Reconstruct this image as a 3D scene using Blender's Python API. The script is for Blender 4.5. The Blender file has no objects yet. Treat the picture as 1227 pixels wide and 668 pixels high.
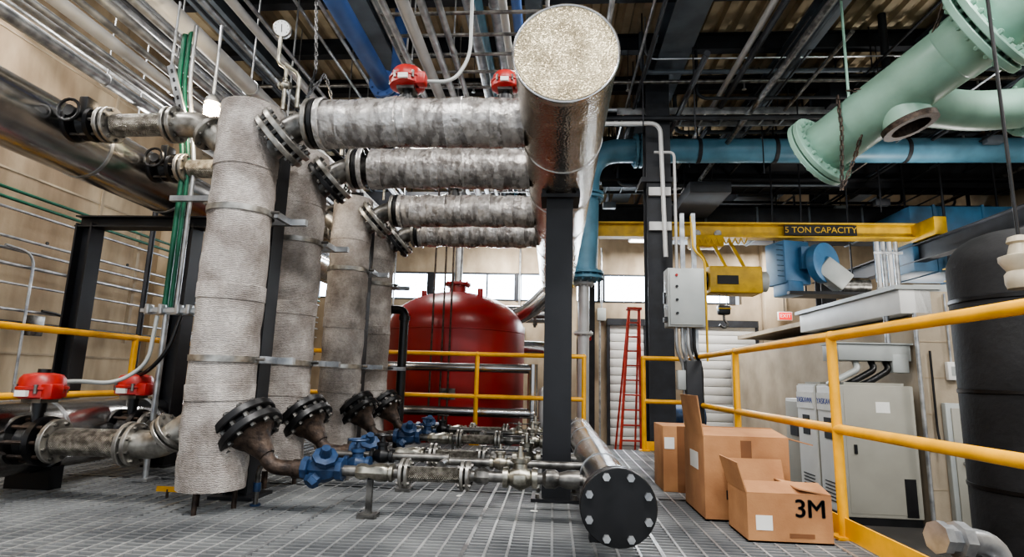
import bpy, bmesh, math, random
from mathutils import Vector, Matrix, noise
random.seed(7)
V=Vector
# ------------------------------------------------------------------ materials
def lin(c):
    return tuple(((x/255)/12.92 if x/255<=.04045 else ((x/255+.055)/1.055)**2.4) for x in c)+(1,)
def M(name,col,rough=.5,metal=0,var=.18,scale=6,bump=0,bscale=40,stretch=(1,1,1),col2=None,emit=0,kind='noise',detail=5,rvar=.1,grime=0,gdark=.72,tex=.45,coat=0):
    m=bpy.data.materials.new(name);m.use_nodes=True;nt=m.node_tree;N=nt.nodes;L=nt.links
    b=N['Principled BSDF'];tc=N.new('ShaderNodeTexCoord');mp=N.new('ShaderNodeMapping');mp.inputs['Scale'].default_value=stretch
    L.new(tc.outputs['Object'],mp.inputs[0])
    n=N.new('ShaderNodeTexNoise');n.inputs['Scale'].default_value=scale;n.inputs['Detail'].default_value=detail;L.new(mp.outputs[0],n.inputs['Vector'])
    c=lin(col)
    ca=tuple(x*(1-var) for x in c[:3])+(1,)
    cb=lin(col2) if col2 else tuple(min(1,x*(1+var)) for x in c[:3])+(1,)
    if col2: ca=c
    r=N.new('ShaderNodeValToRGB');r.color_ramp.elements[0].position=.36;r.color_ramp.elements[1].position=.64
    r.color_ramp.elements[0].color=ca;r.color_ramp.elements[1].color=cb
    L.new(n.outputs['Fac'],r.inputs[0]);base=r.outputs[0]
    if grime:
        n3=N.new('ShaderNodeTexNoise');n3.inputs['Scale'].default_value=grime;n3.inputs['Detail'].default_value=8;L.new(mp.outputs[0],n3.inputs['Vector'])
        r3=N.new('ShaderNodeValToRGB');r3.color_ramp.elements[0].position=.34;r3.color_ramp.elements[1].position=.6;r3.color_ramp.elements[0].color=(gdark,gdark*.97,gdark*.94,1);r3.color_ramp.elements[1].color=(1,1,1,1)
        L.new(n3.outputs['Fac'],r3.inputs[0]);mx=N.new('ShaderNodeMix');mx.data_type='RGBA';mx.blend_type='MULTIPLY';mx.inputs['Factor'].default_value=1
        L.new(base,mx.inputs['A']);L.new(r3.outputs[0],mx.inputs['B']);base=mx.outputs['Result']
    b.inputs['Metallic'].default_value=metal
    if coat:
        b.inputs['Coat Weight'].default_value=coat;b.inputs['Coat Roughness'].default_value=.12
    mr=N.new('ShaderNodeMapRange');mr.inputs['To Min'].default_value=max(.03,rough-rvar);mr.inputs['To Max'].default_value=min(1,rough+rvar)
    L.new(n.outputs['Fac'],mr.inputs['Value']);L.new(mr.outputs[0],b.inputs['Roughness'])
    if bump:
        if kind=='voro':
            t=N.new('ShaderNodeTexVoronoi');t.inputs['Scale'].default_value=bscale;o=t.outputs['Distance']
            L.new(tc.outputs['Object'],t.inputs['Vector'])
        elif kind=='weave':
            w1=N.new('ShaderNodeTexWave');w1.bands_direction='Z';w1.inputs['Scale'].default_value=bscale;w1.inputs['Distortion'].default_value=6;w1.inputs['Detail'].default_value=3;w1.inputs['Detail Scale'].default_value=2
            n2=N.new('ShaderNodeTexNoise');n2.inputs['Scale'].default_value=bscale*1.2;n2.inputs['Detail'].default_value=6
            L.new(tc.outputs['Object'],w1.inputs['Vector']);L.new(tc.outputs['Object'],n2.inputs['Vector'])
            hm=N.new('ShaderNodeMath');hm.operation='MULTIPLY';hm.inputs[1].default_value=.35;L.new(w1.outputs['Fac'],hm.inputs[0])
            ad=N.new('ShaderNodeMath');ad.operation='ADD';L.new(hm.outputs[0],ad.inputs[0]);L.new(n2.outputs['Fac'],ad.inputs[1]);o=ad.outputs[0]
        elif kind=='braid':
            w1=N.new('ShaderNodeTexWave');w1.bands_direction='DIAGONAL';w1.inputs['Scale'].default_value=bscale
            mp2=N.new('ShaderNodeMapping');mp2.inputs['Scale'].default_value=(-1,1,1);L.new(tc.outputs['Object'],mp2.inputs[0])
            w2=N.new('ShaderNodeTexWave');w2.bands_direction='DIAGONAL';w2.inputs['Scale'].default_value=bscale
            L.new(tc.outputs['Object'],w1.inputs['Vector']);L.new(mp2.outputs[0],w2.inputs['Vector'])
            ad=N.new('ShaderNodeMath');ad.operation='ADD';L.new(w1.outputs['Fac'],ad.inputs[0]);L.new(w2.outputs['Fac'],ad.inputs[1]);o=ad.outputs[0]
        else:
            t=N.new('ShaderNodeTexNoise');t.inputs['Scale'].default_value=bscale;t.inputs['Detail'].default_value=6;o=t.outputs['Fac']
            L.new(tc.outputs['Object'],t.inputs['Vector'])
        bp=N.new('ShaderNodeBump');bp.inputs['Strength'].default_value=bump;bp.inputs['Distance'].default_value=.01
        L.new(o,bp.inputs['Height']);L.new(bp.outputs[0],b.inputs['Normal'])
        if coat: L.new(bp.outputs[0],b.inputs['Coat Normal'])
        if kind in('weave','voro'):
            mx=N.new('ShaderNodeMix');mx.data_type='RGBA';mx.blend_type='MULTIPLY';mx.inputs['Factor'].default_value=tex
            L.new(base,mx.inputs['A']);
            rr=N.new('ShaderNodeMapRange');rr.inputs['From Min'].default_value=.2 if kind=='weave' else 0;rr.inputs['From Max'].default_value=.9 if kind=='weave' else .6;rr.inputs['To Min'].default_value=.35;rr.inputs['To Max'].default_value=1.1
            L.new(o,rr.inputs['Value']);L.new(rr.outputs[0],mx.inputs['B']);base=mx.outputs['Result']
    L.new(base,b.inputs['Base Color'])
    if emit:
        b.inputs['Emission Color'].default_value=c;b.inputs['Emission Strength'].default_value=emit
    return m
conc=M('concrete_tan',(148,134,114),.85,0,scale=1.2,stretch=(1,1,.5),col2=(186,170,146),bump=.25,bscale=14,grime=3)
conc2=M('concrete_stained',(150,130,106),.85,0,scale=1.1,stretch=(1,1,.3),col2=(196,178,150),bump=.35,bscale=12,grime=3,gdark=.62)
blockm=M('block_wall',(148,136,118),.85,0,scale=2,col2=(174,160,140),bump=.2)
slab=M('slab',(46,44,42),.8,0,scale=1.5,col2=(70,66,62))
galv=M('galvanised_steel',(142,144,147),.34,.7,scale=9,col2=(190,192,193))
graym=M('grating_steel',(130,132,134),.4,.45,scale=2,col2=(180,181,181))
wrap=M('fabric_wrap',(158,150,144),.92,0,scale=5,col2=(204,197,191),bump=.9,bscale=38,kind='weave',stretch=(1,1,.8),grime=7,gdark=.7,tex=.65)
tapew=M('taped_wrap',(132,128,125),.28,.4,scale=7,col2=(190,186,182),bump=1.0,bscale=26,rvar=.18,stretch=(2.2,1,1),grime=14,gdark=.66,coat=.6)
tape=M('clear_tape_band',(156,153,150),.16,.45,scale=30,col2=(202,199,196),bump=.8,bscale=34,coat=.8)
stucco=M('stucco_aluminium',(166,157,144),.25,1,scale=5,col2=(206,199,187),bump=.25,bscale=70,kind='voro',tex=.25)
stuccoend=M('stucco_foil_cap',(170,157,130),.32,.75,scale=8,col2=(208,195,164),bump=.6,bscale=120,kind='voro',tex=.65)
alu=M('smooth_aluminium_jacket',(170,169,168),.22,1,scale=3,col2=(204,203,202),bump=.15,bscale=9)
blk=M('black_painted_steel',(18,18,20),.38,.1,scale=7,var=.4)
blks=M('black_beam_paint',(26,27,31),.5,.1,scale=5,var=.3)
blkins=M('black_insulation',(22,22,24),.7,0,scale=8,bump=.35,bscale=24,var=.3)
rust=M('rusty_iron',(46,38,34),.5,.5,scale=22,col2=(84,70,60),bump=.4,bscale=60)
bronze=M('bronze_fitting',(114,111,102),.32,.9,scale=18,col2=(172,168,156))
ironp=M('raw_iron',(76,75,73),.36,.8,scale=14,col2=(134,131,126))
flg=M('flange_steel',(126,123,118),.35,.8,scale=14,col2=(180,177,170))
braid=M('braided_hose',(120,116,108),.35,.85,scale=30,col2=(190,186,176),bump=.9,bscale=55,kind='braid')
yel=M('safety_yellow',(228,166,22),.38,0,var=.1,scale=9)
cry=M('crane_yellow',(190,152,32),.5,0,var=.18,scale=6)
redt=M('tank_red',(142,32,30),.34,0,var=.15,scale=2)
redv=M('actuator_red',(160,32,26),.38,0,var=.2,scale=20)
redl=M('ladder_red',(176,54,38),.5,0,scale=8)
bluev=M('valve_blue',(36,60,92),.4,.1,scale=20,var=.3)
teal=M('teal_pipe_paint',(84,130,152),.45,0,scale=3,var=.15,grime=2,gdark=.8)
mint=M('mint_green_paint',(140,176,160),.36,0,scale=3,var=.12,grime=1.6,gdark=.8)
bluep=M('blue_pipe_paint',(62,92,148),.42,0,scale=4,var=.15)
blued=M('blue_duct_paint',(40,80,108),.5,0,scale=3,var=.25)
blueh=M('heater_blue',(66,112,150),.45,0,scale=4,var=.15)
white=M('white_paint',(210,209,205),.5,0,var=.06,scale=3)
whitep=M('white_pipe',(190,190,189),.4,.15,var=.1,scale=4)
ltg=M('enclosure_grey',(162,166,164),.42,.1,var=.06,scale=4)
cab=M('cabinet_beige',(152,150,140),.5,0,var=.06,scale=3)
cabw=M('cabinet_white',(210,210,206),.45,0,var=.04,scale=3)
card=M('cardboard',(156,110,74),.85,0,scale=4,col2=(182,134,92),bump=.1,bscale=80)
cardi=M('cardboard_inner',(118,80,52),.9,0,scale=4)
deck=M('roof_deck_tan',(160,146,120),.7,.05,scale=3,col2=(190,174,146))
beamm=M('beam_blue_grey',(84,92,100),.55,.1,scale=4,var=.2)
dark=M('dark_steel',(34,36,41),.6,.1,scale=5,var=.4)
grn=M('green_conduit',(18,84,62),.42,.1,scale=8)
paper=M('label_paper',(225,225,220),.7,0,var=.04)
txtk=M('ink_black',(16,16,18),.6,0,var=.05)
txtb=M('ink_blue',(22,60,150),.5,0,var=.05)
txtr=M('exit_red',(210,30,30),.5,0,var=.05,emit=1.5)
glass=M('daylight_window_pane',(220,236,255),.3,0,var=.02,emit=13)
lampm=M('lamp_bulb',(255,226,180),.3,0,var=.02,emit=60)
lampp=M('added_lamp_panel',(255,248,238),.3,0,var=.02,emit=6)  # glowing face of the added high bay fixtures
dial=M('dial_face',(235,235,230),.3,0,var=.03)
bellm=M('bell_beige',(176,166,146),.5,.1)
# ------------------------------------------------------------------ mesh builder
def perp(d):
    d=d.normalized();a=V((0,0,1)) if abs(d.z)<.9 else V((1,0,0))
    u=d.cross(a).normalized();return u,d.cross(u).normalized()
class B:
    def __init__(s,name):
        s.n=name;s.v=[];s.f=[];s.m=[];s.mats=[];s.kids=[]
    def mi(s,m):
        if m not in s.mats:s.mats.append(m)
        return s.mats.index(m)
    def face(s,idx,m):s.f.append(idx);s.m.append(s.mi(m))
    def lathe(s,o,d,prof,mat,seg=24,caps=True,jit=0,jf=4):
        o=V(o);d=V(d).normalized();u,w=perp(d);b=len(s.v);n=len(prof)
        for (t,r) in prof:
            for i in range(seg):
                a=2*math.pi*i/seg;q=u*math.cos(a)+w*math.sin(a);rr=r
                if jit and r>0: rr=r+jit*noise.noise((o+d*t+q*r)*jf)+jit*.5*noise.noise((o+d*t+q*r)*jf*3.1)
                s.v.append(o+d*t+q*rr)
        for k in range(n-1):
            for i in range(seg):
                j=(i+1)%seg;s.face((b+k*seg+i,b+(k+1)*seg+i,b+(k+1)*seg+j,b+k*seg+j),mat)
        if caps:
            s.face(tuple(b+i for i in range(seg)),mat)
            s.face(tuple(b+(n-1)*seg+i for i in reversed(range(seg))),mat)
        return s
    def cyl(s,p0,p1,r,mat,r1=None,seg=20,caps=True):
        p0=V(p0);p1=V(p1);return s.lathe(p0,p1-p0,[(0,r),((p1-p0).length,r if r1 is None else r1)],mat,seg,caps)
    def wrapped(s,p0,p1,r,mat,step=.06,seg=36,jit=.012,jf=4):
        p0=V(p0);p1=V(p1);L=(p1-p0).length;n=max(2,int(L/step))
        pr=[(0,r*.55)]+[(L*i/n,r) for i in range(n+1)]+[(L,r*.55)]
        return s.lathe(p0,p1-p0,pr,mat,seg,True,jit,jf)
    def box(s,c,sz,mat,R=None,bev=0):
        c=V(c);b=len(s.v);h=[x/2 for x in sz]
        if bev:
            bm=bmesh.new();bmesh.ops.create_cube(bm,size=1)
            for v in bm.verts:v.co=V((v.co.x*sz[0],v.co.y*sz[1],v.co.z*sz[2]))
            bmesh.ops.bevel(bm,geom=bm.edges[:],offset=bev,segments=2,affect='EDGES',profile=.5)
            bm.verts.index_update()
            for v in bm.verts:s.v.append(c+((R@v.co) if R else v.co))
            for f in bm.faces:s.face(tuple(b+v.index for v in f.verts),mat)
            bm.free();return s
        for x in(-1,1):
            for y in(-1,1):
                for z in(-1,1):
                    q=V((x*h[0],y*h[1],z*h[2]));s.v.append(c+((R@q) if R else q))
        for f in((0,1,3,2),(4,6,7,5),(0,4,5,1),(2,3,7,6),(0,2,6,4),(1,5,7,3)):s.face(tuple(b+i for i in f),mat)
        return s
    def bb(s,lo,hi,mat,bev=0):
        return s.box([(a+b)/2 for a,b in zip(lo,hi)],[b-a for a,b in zip(lo,hi)],mat,None,bev)
    def tube(s,pts,r,mat,fil=.1,seg=14,caps=True,fs=6):
        P=[V(p) for p in pts];Q=[P[0]]
        for i in range(1,len(P)-1):
            a=(P[i-1]-P[i]);c=(P[i+1]-P[i]);l=min(fil,a.length*.49,c.length*.49)
            A=P[i]+a.normalized()*l;C=P[i]+c.normalized()*l
            for k in range(fs+1):
                t=k/fs;Q.append(A*(1-t)**2+P[i]*2*t*(1-t)+C*t*t)
        Q.append(P[-1])
        b=len(s.v);d=(Q[1]-Q[0]).normalized();u,w=perp(d)
        for i,q in enumerate(Q):
            if i==0:t=Q[1]-Q[0]
            elif i==len(Q)-1:t=Q[-1]-Q[-2]
            else:t=(Q[i+1]-Q[i]).normalized()+(Q[i]-Q[i-1]).normalized()
            t.normalize();u=(u-t*u.dot(t)).normalized();w=t.cross(u)
            for k in range(seg):
                a=2*math.pi*k/seg;s.v.append(q+(u*math.cos(a)+w*math.sin(a))*r)
        for k in range(len(Q)-1):
            for i in range(seg):
                j=(i+1)%seg;s.face((b+k*seg+i,b+k*seg+j,b+(k+1)*seg+j,b+(k+1)*seg+i),mat)
        if caps:
            s.face(tuple(b+i for i in reversed(range(seg))),mat);s.face(tuple(b+(len(Q)-1)*seg+i for i in range(seg)),mat)
        return s
    def ring(s,o,d,R,r,mat,seg=20,ts=8):
        o=V(o);d=V(d).normalized();u,w=perp(d);b=len(s.v)
        for i in range(seg):
            a=2*math.pi*i/seg;q=u*math.cos(a)+w*math.sin(a)
            for k in range(ts):
                c=2*math.pi*k/ts;s.v.append(o+q*(R+r*math.cos(c))+d*r*math.sin(c))
        for i in range(seg):
            for k in range(ts):
                i2=(i+1)%seg;k2=(k+1)%ts;s.face((b+i*ts+k,b+i*ts+k2,b+i2*ts+k2,b+i2*ts+k),mat)
        return s
    def ball(s,c,r,mat,sc=(1,1,1),seg=16,rings=9):
        c=V(c);b=len(s.v)
        for k in range(rings+1):
            ph=math.pi*(k+.001)/(rings+.002)
            for i in range(seg):
                a=2*math.pi*i/seg;s.v.append(c+V((r*math.sin(ph)*math.cos(a)*sc[0],r*math.sin(ph)*math.sin(a)*sc[1],r*math.cos(ph)*sc[2])))
        for k in range(rings):
            for i in range(seg):
                j=(i+1)%seg;s.face((b+k*seg+i,b+(k+1)*seg+i,b+(k+1)*seg+j,b+k*seg+j),mat)
        return s
    def flange(s,c,d,R,t,mat,nb=8,br=.012,bmat=None,blen=None,hub=0):
        c=V(c);d=V(d).normalized();u,w=perp(d)
        e=t*.12
        s.lathe(c-d*t/2,d,[(0,R-e),(e,R),(t-e,R),(t,R-e)],mat,32)
        bl=blen or t*2.2
        for i in range(nb):
            a=2*math.pi*(i+.5)/nb;q=c+(u*math.cos(a)+w*math.sin(a))*(R*.82)
            s.cyl(q-d*bl/2,q+d*bl/2,br*.6,bmat or mat,seg=8)
            for sg in(-1,1):
                s.cyl(q+d*sg*(t/2),q+d*sg*(t/2+br*1.1),br,bmat or mat,seg=6)
        return s
    def pair(s,c,d,R,t,m1,m2=None,nb=8,br=.012,gap=.006):
        c=V(c);d=V(d).normalized()
        s.flange(c-d*(t/2+gap),d,R,t,m1,nb,br,ironp,t*1.0)
        s.flange(c+d*(t/2+gap),d,R,t,m2 or m1,nb,br,ironp,t*1.0)
        s.cyl(c-d*gap,c+d*gap,R*.8,blk,seg=24)
        return s
    def ibeam(s,p0,p1,w,h,mat,t=.02,up=(0,0,1)):
        p0=V(p0);p1=V(p1);d=(p1-p0);L=d.length;d.normalize();U=V(up);x=U.cross(d).normalized();U=d.cross(x).normalized()
        R=Matrix((x,d,U)).transposed();c=(p0+p1)/2
        s.box(c+U*(h/2-t/2),(w,L,t),mat,R);s.box(c-U*(h/2-t/2),(w,L,t),mat,R);s.box(c,(t*.7,L,h-2*t),mat,R);return s
    def chain(s,pts,mat,link=.035,r=.005):
        P=[V(p) for p in pts];k=0
        for a,b in zip(P[:-1],P[1:]):
            d=b-a;n=max(1,int(d.length/link));dd=d.normalized();u,w=perp(dd)
            for i in range(n):
                c=a+d*((i+.5)/n);ax=u if k%2 else w;k+=1
                s.box(c+dd.cross(ax)*link*.25,(r,r,link*1.15),mat,dd.to_track_quat('Z','Y').to_matrix())
                s.box(c-dd.cross(ax)*link*.25,(r,r,link*1.15),mat,dd.to_track_quat('Z','Y').to_matrix())
        return s
    def text(s,body,loc,size,rot,mat,name='label_text',ext=.001):
        s.kids.append((body,loc,size,rot,mat,name,ext));return s
    def done(s):
        me=bpy.data.meshes.new(s.n);me.from_pydata([tuple(v) for v in s.v],[],s.f)
        for m in s.mats:me.materials.append(m)
        me.polygons.foreach_set('material_index',s.m);me.polygons.foreach_set('use_smooth',[True]*len(s.f));me.update()
        bm=bmesh.new();bm.from_mesh(me);bmesh.ops.recalc_face_normals(bm,faces=bm.faces);bm.to_mesh(me);bm.free()
        me.set_sharp_from_angle(angle=math.radians(38))
        o=bpy.data.objects.new(s.n,me);bpy.context.collection.objects.link(o)
        for body,loc,size,rot,mat,name,ext in s.kids:
            cu=bpy.data.curves.new(name,'FONT');cu.body=body;cu.size=size;cu.extrude=ext;cu.align_x='CENTER';cu.align_y='CENTER';cu.materials.append(mat)
            t=bpy.data.objects.new(name,cu);t.location=loc;t.rotation_euler=rot;bpy.context.collection.objects.link(t);t.parent=o
        return o
X90=math.pi/2
FL=-.70
# ------------------------------------------------------------------ camera
cd=bpy.data.cameras.new('camera');cam=bpy.data.objects.new('camera',cd);bpy.context.collection.objects.link(cam)
pi_,ya,ro,H=.173,.075,-.027,.770
r0=V((math.cos(ya),math.sin(ya),0));yf=V((-math.sin(ya),math.cos(ya),0));z0=V((0,0,1))
fw=yf*math.cos(pi_)+z0*math.sin(pi_);u0=-yf*math.sin(pi_)+z0*math.cos(pi_)
ri=r0*math.cos(ro)-u0*math.sin(ro);up=r0*math.sin(ro)+u0*math.cos(ro)
mw=Matrix((ri,up,-fw)).transposed().to_4x4();mw.translation=V((0,0,H));cam.matrix_world=mw
cd.sensor_width=36;cd.lens=685.771/1227*36;cd.clip_start=.05;bpy.context.scene.camera=cam
# ------------------------------------------------------------------ room shell
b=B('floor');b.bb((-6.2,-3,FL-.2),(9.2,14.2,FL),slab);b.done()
b=B('wall_left')
b.bb((-6.3,-3,FL),(-6,14.2,5.9),conc2)
for y in (1.5,4.2,6.9,9.6,12.3):
    b.bb((-6.0,y-.02,FL),(-5.985,y+.02,5.9),conc)
for z in(.9,2.9,4.4):b.bb((-6,-3,z-.012),(-5.99,14,z+.012),conc)
for y in(3.1,8.3,11.5):b.bb((-6,y-.22,FL),(-5.78,y+.22,5.9),conc2,.02)
for y in (2.2,4.9,6.2,7.5,9.9):
    for z in(1.2,2.2,3.5,4.8):b.cyl((-6,y,z),(-5.988,y,z),.02,slab,seg=10)
b.done()
b=B('wall_back')
Y=14
b.bb((-6,Y,FL),(9,Y+.2,2.66),conc);b.bb((-6,Y,3.36),(9,Y+.2,5.9),conc)
for x in(-6.05,-3.1,-2.45,-.9,.35,1.15,4.3,6.5):
    b.bb((x-.05,Y-.02,2.66),(x+.05,Y+.2,3.36),dark)
b.bb((4.5,Y,2.66),(9,Y+.2,3.36),conc)
for x in(.3,2.6,5.2):b.bb((x-.25,Y-.25,FL),(x+.25,Y,5.0),conc,.02)
b.done()
for i,(x0,x1) in enumerate([(-6,-3.15),(-3.05,-2.5),(-2.4,-.95),(-.85,.3),(.4,1.1),(1.2,4.25)]):
    b=B('window_%d'%(i+1));b.bb((x0,Y+.06,2.66),(x1,Y+.09,3.36),glass)
    for a,c in(((x0,Y-.01,2.66),(x1,Y+.1,2.70)),((x0,Y-.01,3.32),(x1,Y+.1,3.36)),((x0,Y-.01,2.7),(x0+.04,Y+.1,3.32)),((x1-.04,Y-.01,2.7),(x1,Y+.1,3.32))):b.bb(a,c,dark)
    if x1-x0>1.3:b.bb(((x0+x1)/2-.02,Y,2.7),((x0+x1)/2+.02,Y+.1,3.32),dark)
    b.done()
b=B('wall_right');b.bb((9,-3,FL),(9.2,14.2,5.9),conc);b.done()
b=B('ceiling')
prof=[];x=-6.2
while x<9.2:
    prof+=[(x,5.80),(x+.10,5.80),(x+.13,5.87),(x+.20,5.87)];x+=.23
base=len(b.v)
for (px,pz) in prof:b.v.append(V((px,-3,pz)));b.v.append(V((px,14.2,pz)))
for i in range(len(prof)-1):b.face((base+2*i,base+2*i+2,base+2*i+3,base+2*i+1),deck)
b.bb((-6.2,-3,5.9),(9.2,14.2,6.0),deck);b.done()
for x,w,h in((1.6,.42,.5),(3.3,.2,.35),(-4.35,.34,.45),(-2.45,.3,.35),(5.2,.3,.45),(7.2,.3,.45),(-.3,.2,.3)):
    b=B('roof_beam');b.ibeam((x,-2.9,5.2+h/2),(x,14,5.2+h/2),w,h,beamm,.03);b.done()
for y in(3.6,5.4,6.6,7.8,9.0,10.2,11.4,12.6):
    b=B('roof_joist');b.ibeam((-6,y,5.66),(9,y,5.66),.14,.26,dark,.015);b.done()
for y,z in((10.8,4.85),(12.2,4.3)):
    b=B('cross_girder');b.ibeam((-6,y,z),(9,y,z),.3,.5,dark,.03);b.done()
b=B('ventilation_duct')
b.bb((1.9,11.3,3.65),(8.5,12.0,4.25),dark,.01)
for x in range(2,9):b.bb((x-.02,11.28,3.63),(x+.02,12.02,4.27),beamm)
for x in(2.5,4.5,6.5,8.2):b.cyl((x,11.6,4.2),(x,11.6,5.8),.015,dark,seg=6)
b.done()
b=B('ventilation_duct');b.bb((-5.9,10.8,3.9),(.2,11.9,4.4),dark,.01)
for x in range(-5,1):b.bb((x-.02,10.78,3.88),(x+.02,11.92,4.42),beamm)
for x in(-5,-3,-1):b.cyl((x,11.3,4.3),(x,11.3,5.8),.015,dark,seg=6)
b.done()
b=B('ventilation_duct')
b.bb((3.9,7.9,4.75),(4.7,13.5,5.15),dark,.01);b.bb((2.3,9.6,4.0),(3.0,11.2,4.2),dark,.01)
for y in(8.5,9.7,10.9,12.1):b.bb((3.88,y-.02,4.73),(4.72,y+.02,5.17),beamm);b.cyl((4.3,y,5.1),(4.3,y,5.8),.015,dark,seg=6)
for x in(2.4,2.9):b.cyl((x,10.4,4.2),(x,10.4,5.8),.012,dark,seg=6)
b.done()
b=B('overhead_conduit_bundle')
random.seed(3)
for i in range(20):
    y=random.uniform(6.3,12.5);z=random.uniform(4.35,5.15);r=random.choice((.012,.018,.025,.035));x0=random.choice((-5.8,.6,1.2,2.0));x1=random.uniform(5,8.9)
    b.tube([(x0,y,5.75),(x0,y,z),(x1,y,z),(x1,y,5.75)],r,random.choice((dark,dark,galv,beamm)),.15,8)
for i in range(22):
    x=random.uniform(.9,8.5);z=random.uniform(4.55,5.1);r=random.choice((.012,.018,.025,.04));y0=random.uniform(3.5,7)
    b.tube([(x,y0,z),(x,13.8,z)],r,random.choice((dark,dark,galv,beamm,ironp)),.15,8)
for i in range(22):
    x=random.uniform(.8,8.5);y=random.uniform(7,12.5);z=random.uniform(3.7,4.6);b.cyl((x,y,z),(x,y,5.8),.01,dark,seg=5)
    if i%2:b.box((x,y,z),(.25,.12,.12),random.choice((dark,beamm,ltg)),None,.01)
for i in range(12):
    x=random.uniform(-5.6,-2.4);z=random.uniform(3.9,4.9);b.cyl((x,random.uniform(1,4),z),(x,12,z),random.choice((.02,.03,.045)),random.choice((galv,galv,dark,whitep)),seg=10)
b.done()
b=B('overhead_cable_tray')
for y,z in((8.3,4.75),(11.0,4.55)):
    for dy in(-.2,.2):b.box((4.8,y+dy,z),(7.8,.02,.1),galv if y<9 else dark)
    for i in range(26):b.box((1.0+i*.3,y,z-.03),(.025,.4,.02),galv if y<9 else dark)
    for i in range(5):b.cyl((.95,y-.12+.06*i,z),(8.7,y-.12+.06*i,z),.015,blk,seg=6)
    for x in(1.2,3.4,5.6,7.8):
        for dy in(-.2,.2):b.cyl((x,y+dy,z),(x,y+dy,5.8),.008,dark,seg=5)
b.done()
b=B('wall_partition')
b.bb((4.12,6.8,FL),(9,6.95,1.88),blockm);b.bb((4.12,6.95,FL),(4.27,13.75,1.6),blockm);b.bb((4.27,6.95,1.8),(9,13.7,1.88),blockm)
b.bb((3.95,6.8,1.62),(4.3,9.5,1.90),white,.01);b.bb((3.9,6.78,1.90),(4.4,9.55,1.95),ltg)
b.bb((4.12,6.8,1.88),(9,6.96,1.96),ltg)
for z in(-.3,.1,.5,.9,1.3):b.bb((4.12,6.795,z),(9,6.8,z+.01),conc)
b.done()
b=B('door_1');b.bb((4.28,6.72,FL),(5.2,6.79,.63),ltg,.005);b.bb((4.33,6.705,FL+.03),(5.15,6.72,.58),cab,.004);b.cyl((4.42,6.68,0),(4.42,6.71,0),.025,galv);b.done()
def rollup(name,x0,x1,zt):
    b=B(name);n=14
    for i in range(n):
        z=FL+(zt-FL)*i/n;b.bb((x0,Y-.09,z+.008),(x1,Y-.04,z+(zt-FL)/n),white,.008)
    b.bb((x0-.07,Y-.12,FL),(x0,Y-.02,zt+.1),dark);b.bb((x1,Y-.12,FL),(x1+.07,Y-.02,zt+.1),dark);b.bb((x0-.07,Y-.14,zt),(x1+.07,Y-.02,zt+.16),dark)
    b.bb((x0,Y-.04,FL),(x1,Y-.01,zt),dark);b.done()
rollup('door_2',1.35,2.15,2.1);rollup('door_3',3.3,4.75,2.1)
b=B('wall_electrical_panel')
for x,z,w,h in((.6,1.2,.35,.6),(-1.0,1.6,.3,.4),(-4.3,1.3,.6,.9),(1.05,2.2,.2,.3)):
    b.bb((x,13.84,z),(x+w,13.98,z+h),ltg,.01);b.cyl((x+w/2,13.9,z+h),(x+w/2,13.9,4.0),.025,galv,seg=8);b.cyl((x+w*.3,13.9,z),(x+w*.3,13.9,FL),.025,galv,seg=8)
b.done()
# ------------------------------------------------------------------ grating
b=B('steel_grating_floor')
gx0,gx1,gy0,gy1=-4.0,1.56,.3,6.86
y=gy0
while y<gy1:
    b.bb((gx0,y,-.025),(gx1,y+.007,0),graym);y+=.05
x=gx0
while x<gx1:
    b.bb((x,gy0,-.012),(x+.012,gy1,.001),graym);x+=.1
for x in(-3.1,-2.2,-1.3,-.4,.5,1.4):b.bb((x,gy0,-.03),(x+.018,gy1,.002),galv)
for yy in(2.2,4.1,6.0):b.bb((gx0,yy,-.03),(gx1,yy+.016,.002),galv)
for x in(-3.9,-2.5,-1.1,.3,1.5):b.ibeam((x,gy0,-.13),(x,gy1,-.13),.1,.19,dark,.012)
for yy in(.9,2.7,4.5,6.8):b.ibeam((gx0,yy,-.14),(gx1,yy,-.14),.1,.18,dark,.012)
for x in(-3.9,-1.1,1.5):
    for yy in(.9,4.5,6.8):b.bb((x-.05,yy-.05,FL),(x+.05,yy+.05,-.2),dark)
b.done()
# ------------------------------------------------------------------ guard rails
def rail(path,posts,name='guard_rail',r=.026,toe=True):
    b=B(name)
    for z in(1.07-r,.55):
        b.tube([(p[0],p[1],z) for p in path],r,yel,.06)
    for (x,y) in posts:
        b.cyl((x,y,0),(x,y,1.045),r,yel,seg=14);b.box((x,y,.006),(.11,.11,.012),yel);b.ball((x,y,1.045),r*1.15,yel,seg=12,rings=6)
    if toe:
        for p,q in zip(path[:-1],path[1:]):
            c=[(p[0]+q[0])/2,(p[1]+q[1])/2,.055];b.box(c,(abs(q[0]-p[0])+.01,abs(q[1]-p[1])+.01,.10),yel)
    return b.done()
rail([(1.52,1.0),(1.52,6.83),(1.046,6.83)],[(1.52,3.27),(1.52,4.95),(1.52,6.6),(1.046,6.83),(1.52,1.4)])
rail([(.36,6.83),(-3.85,6.83),(-3.85,1.0)],[(.36,6.83),(-.9,6.83),(-2.15,6.83),(-3.4,6.83),(-3.85,5.05),(-3.85,3.0),(-3.85,1.2)],toe=False)
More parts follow.
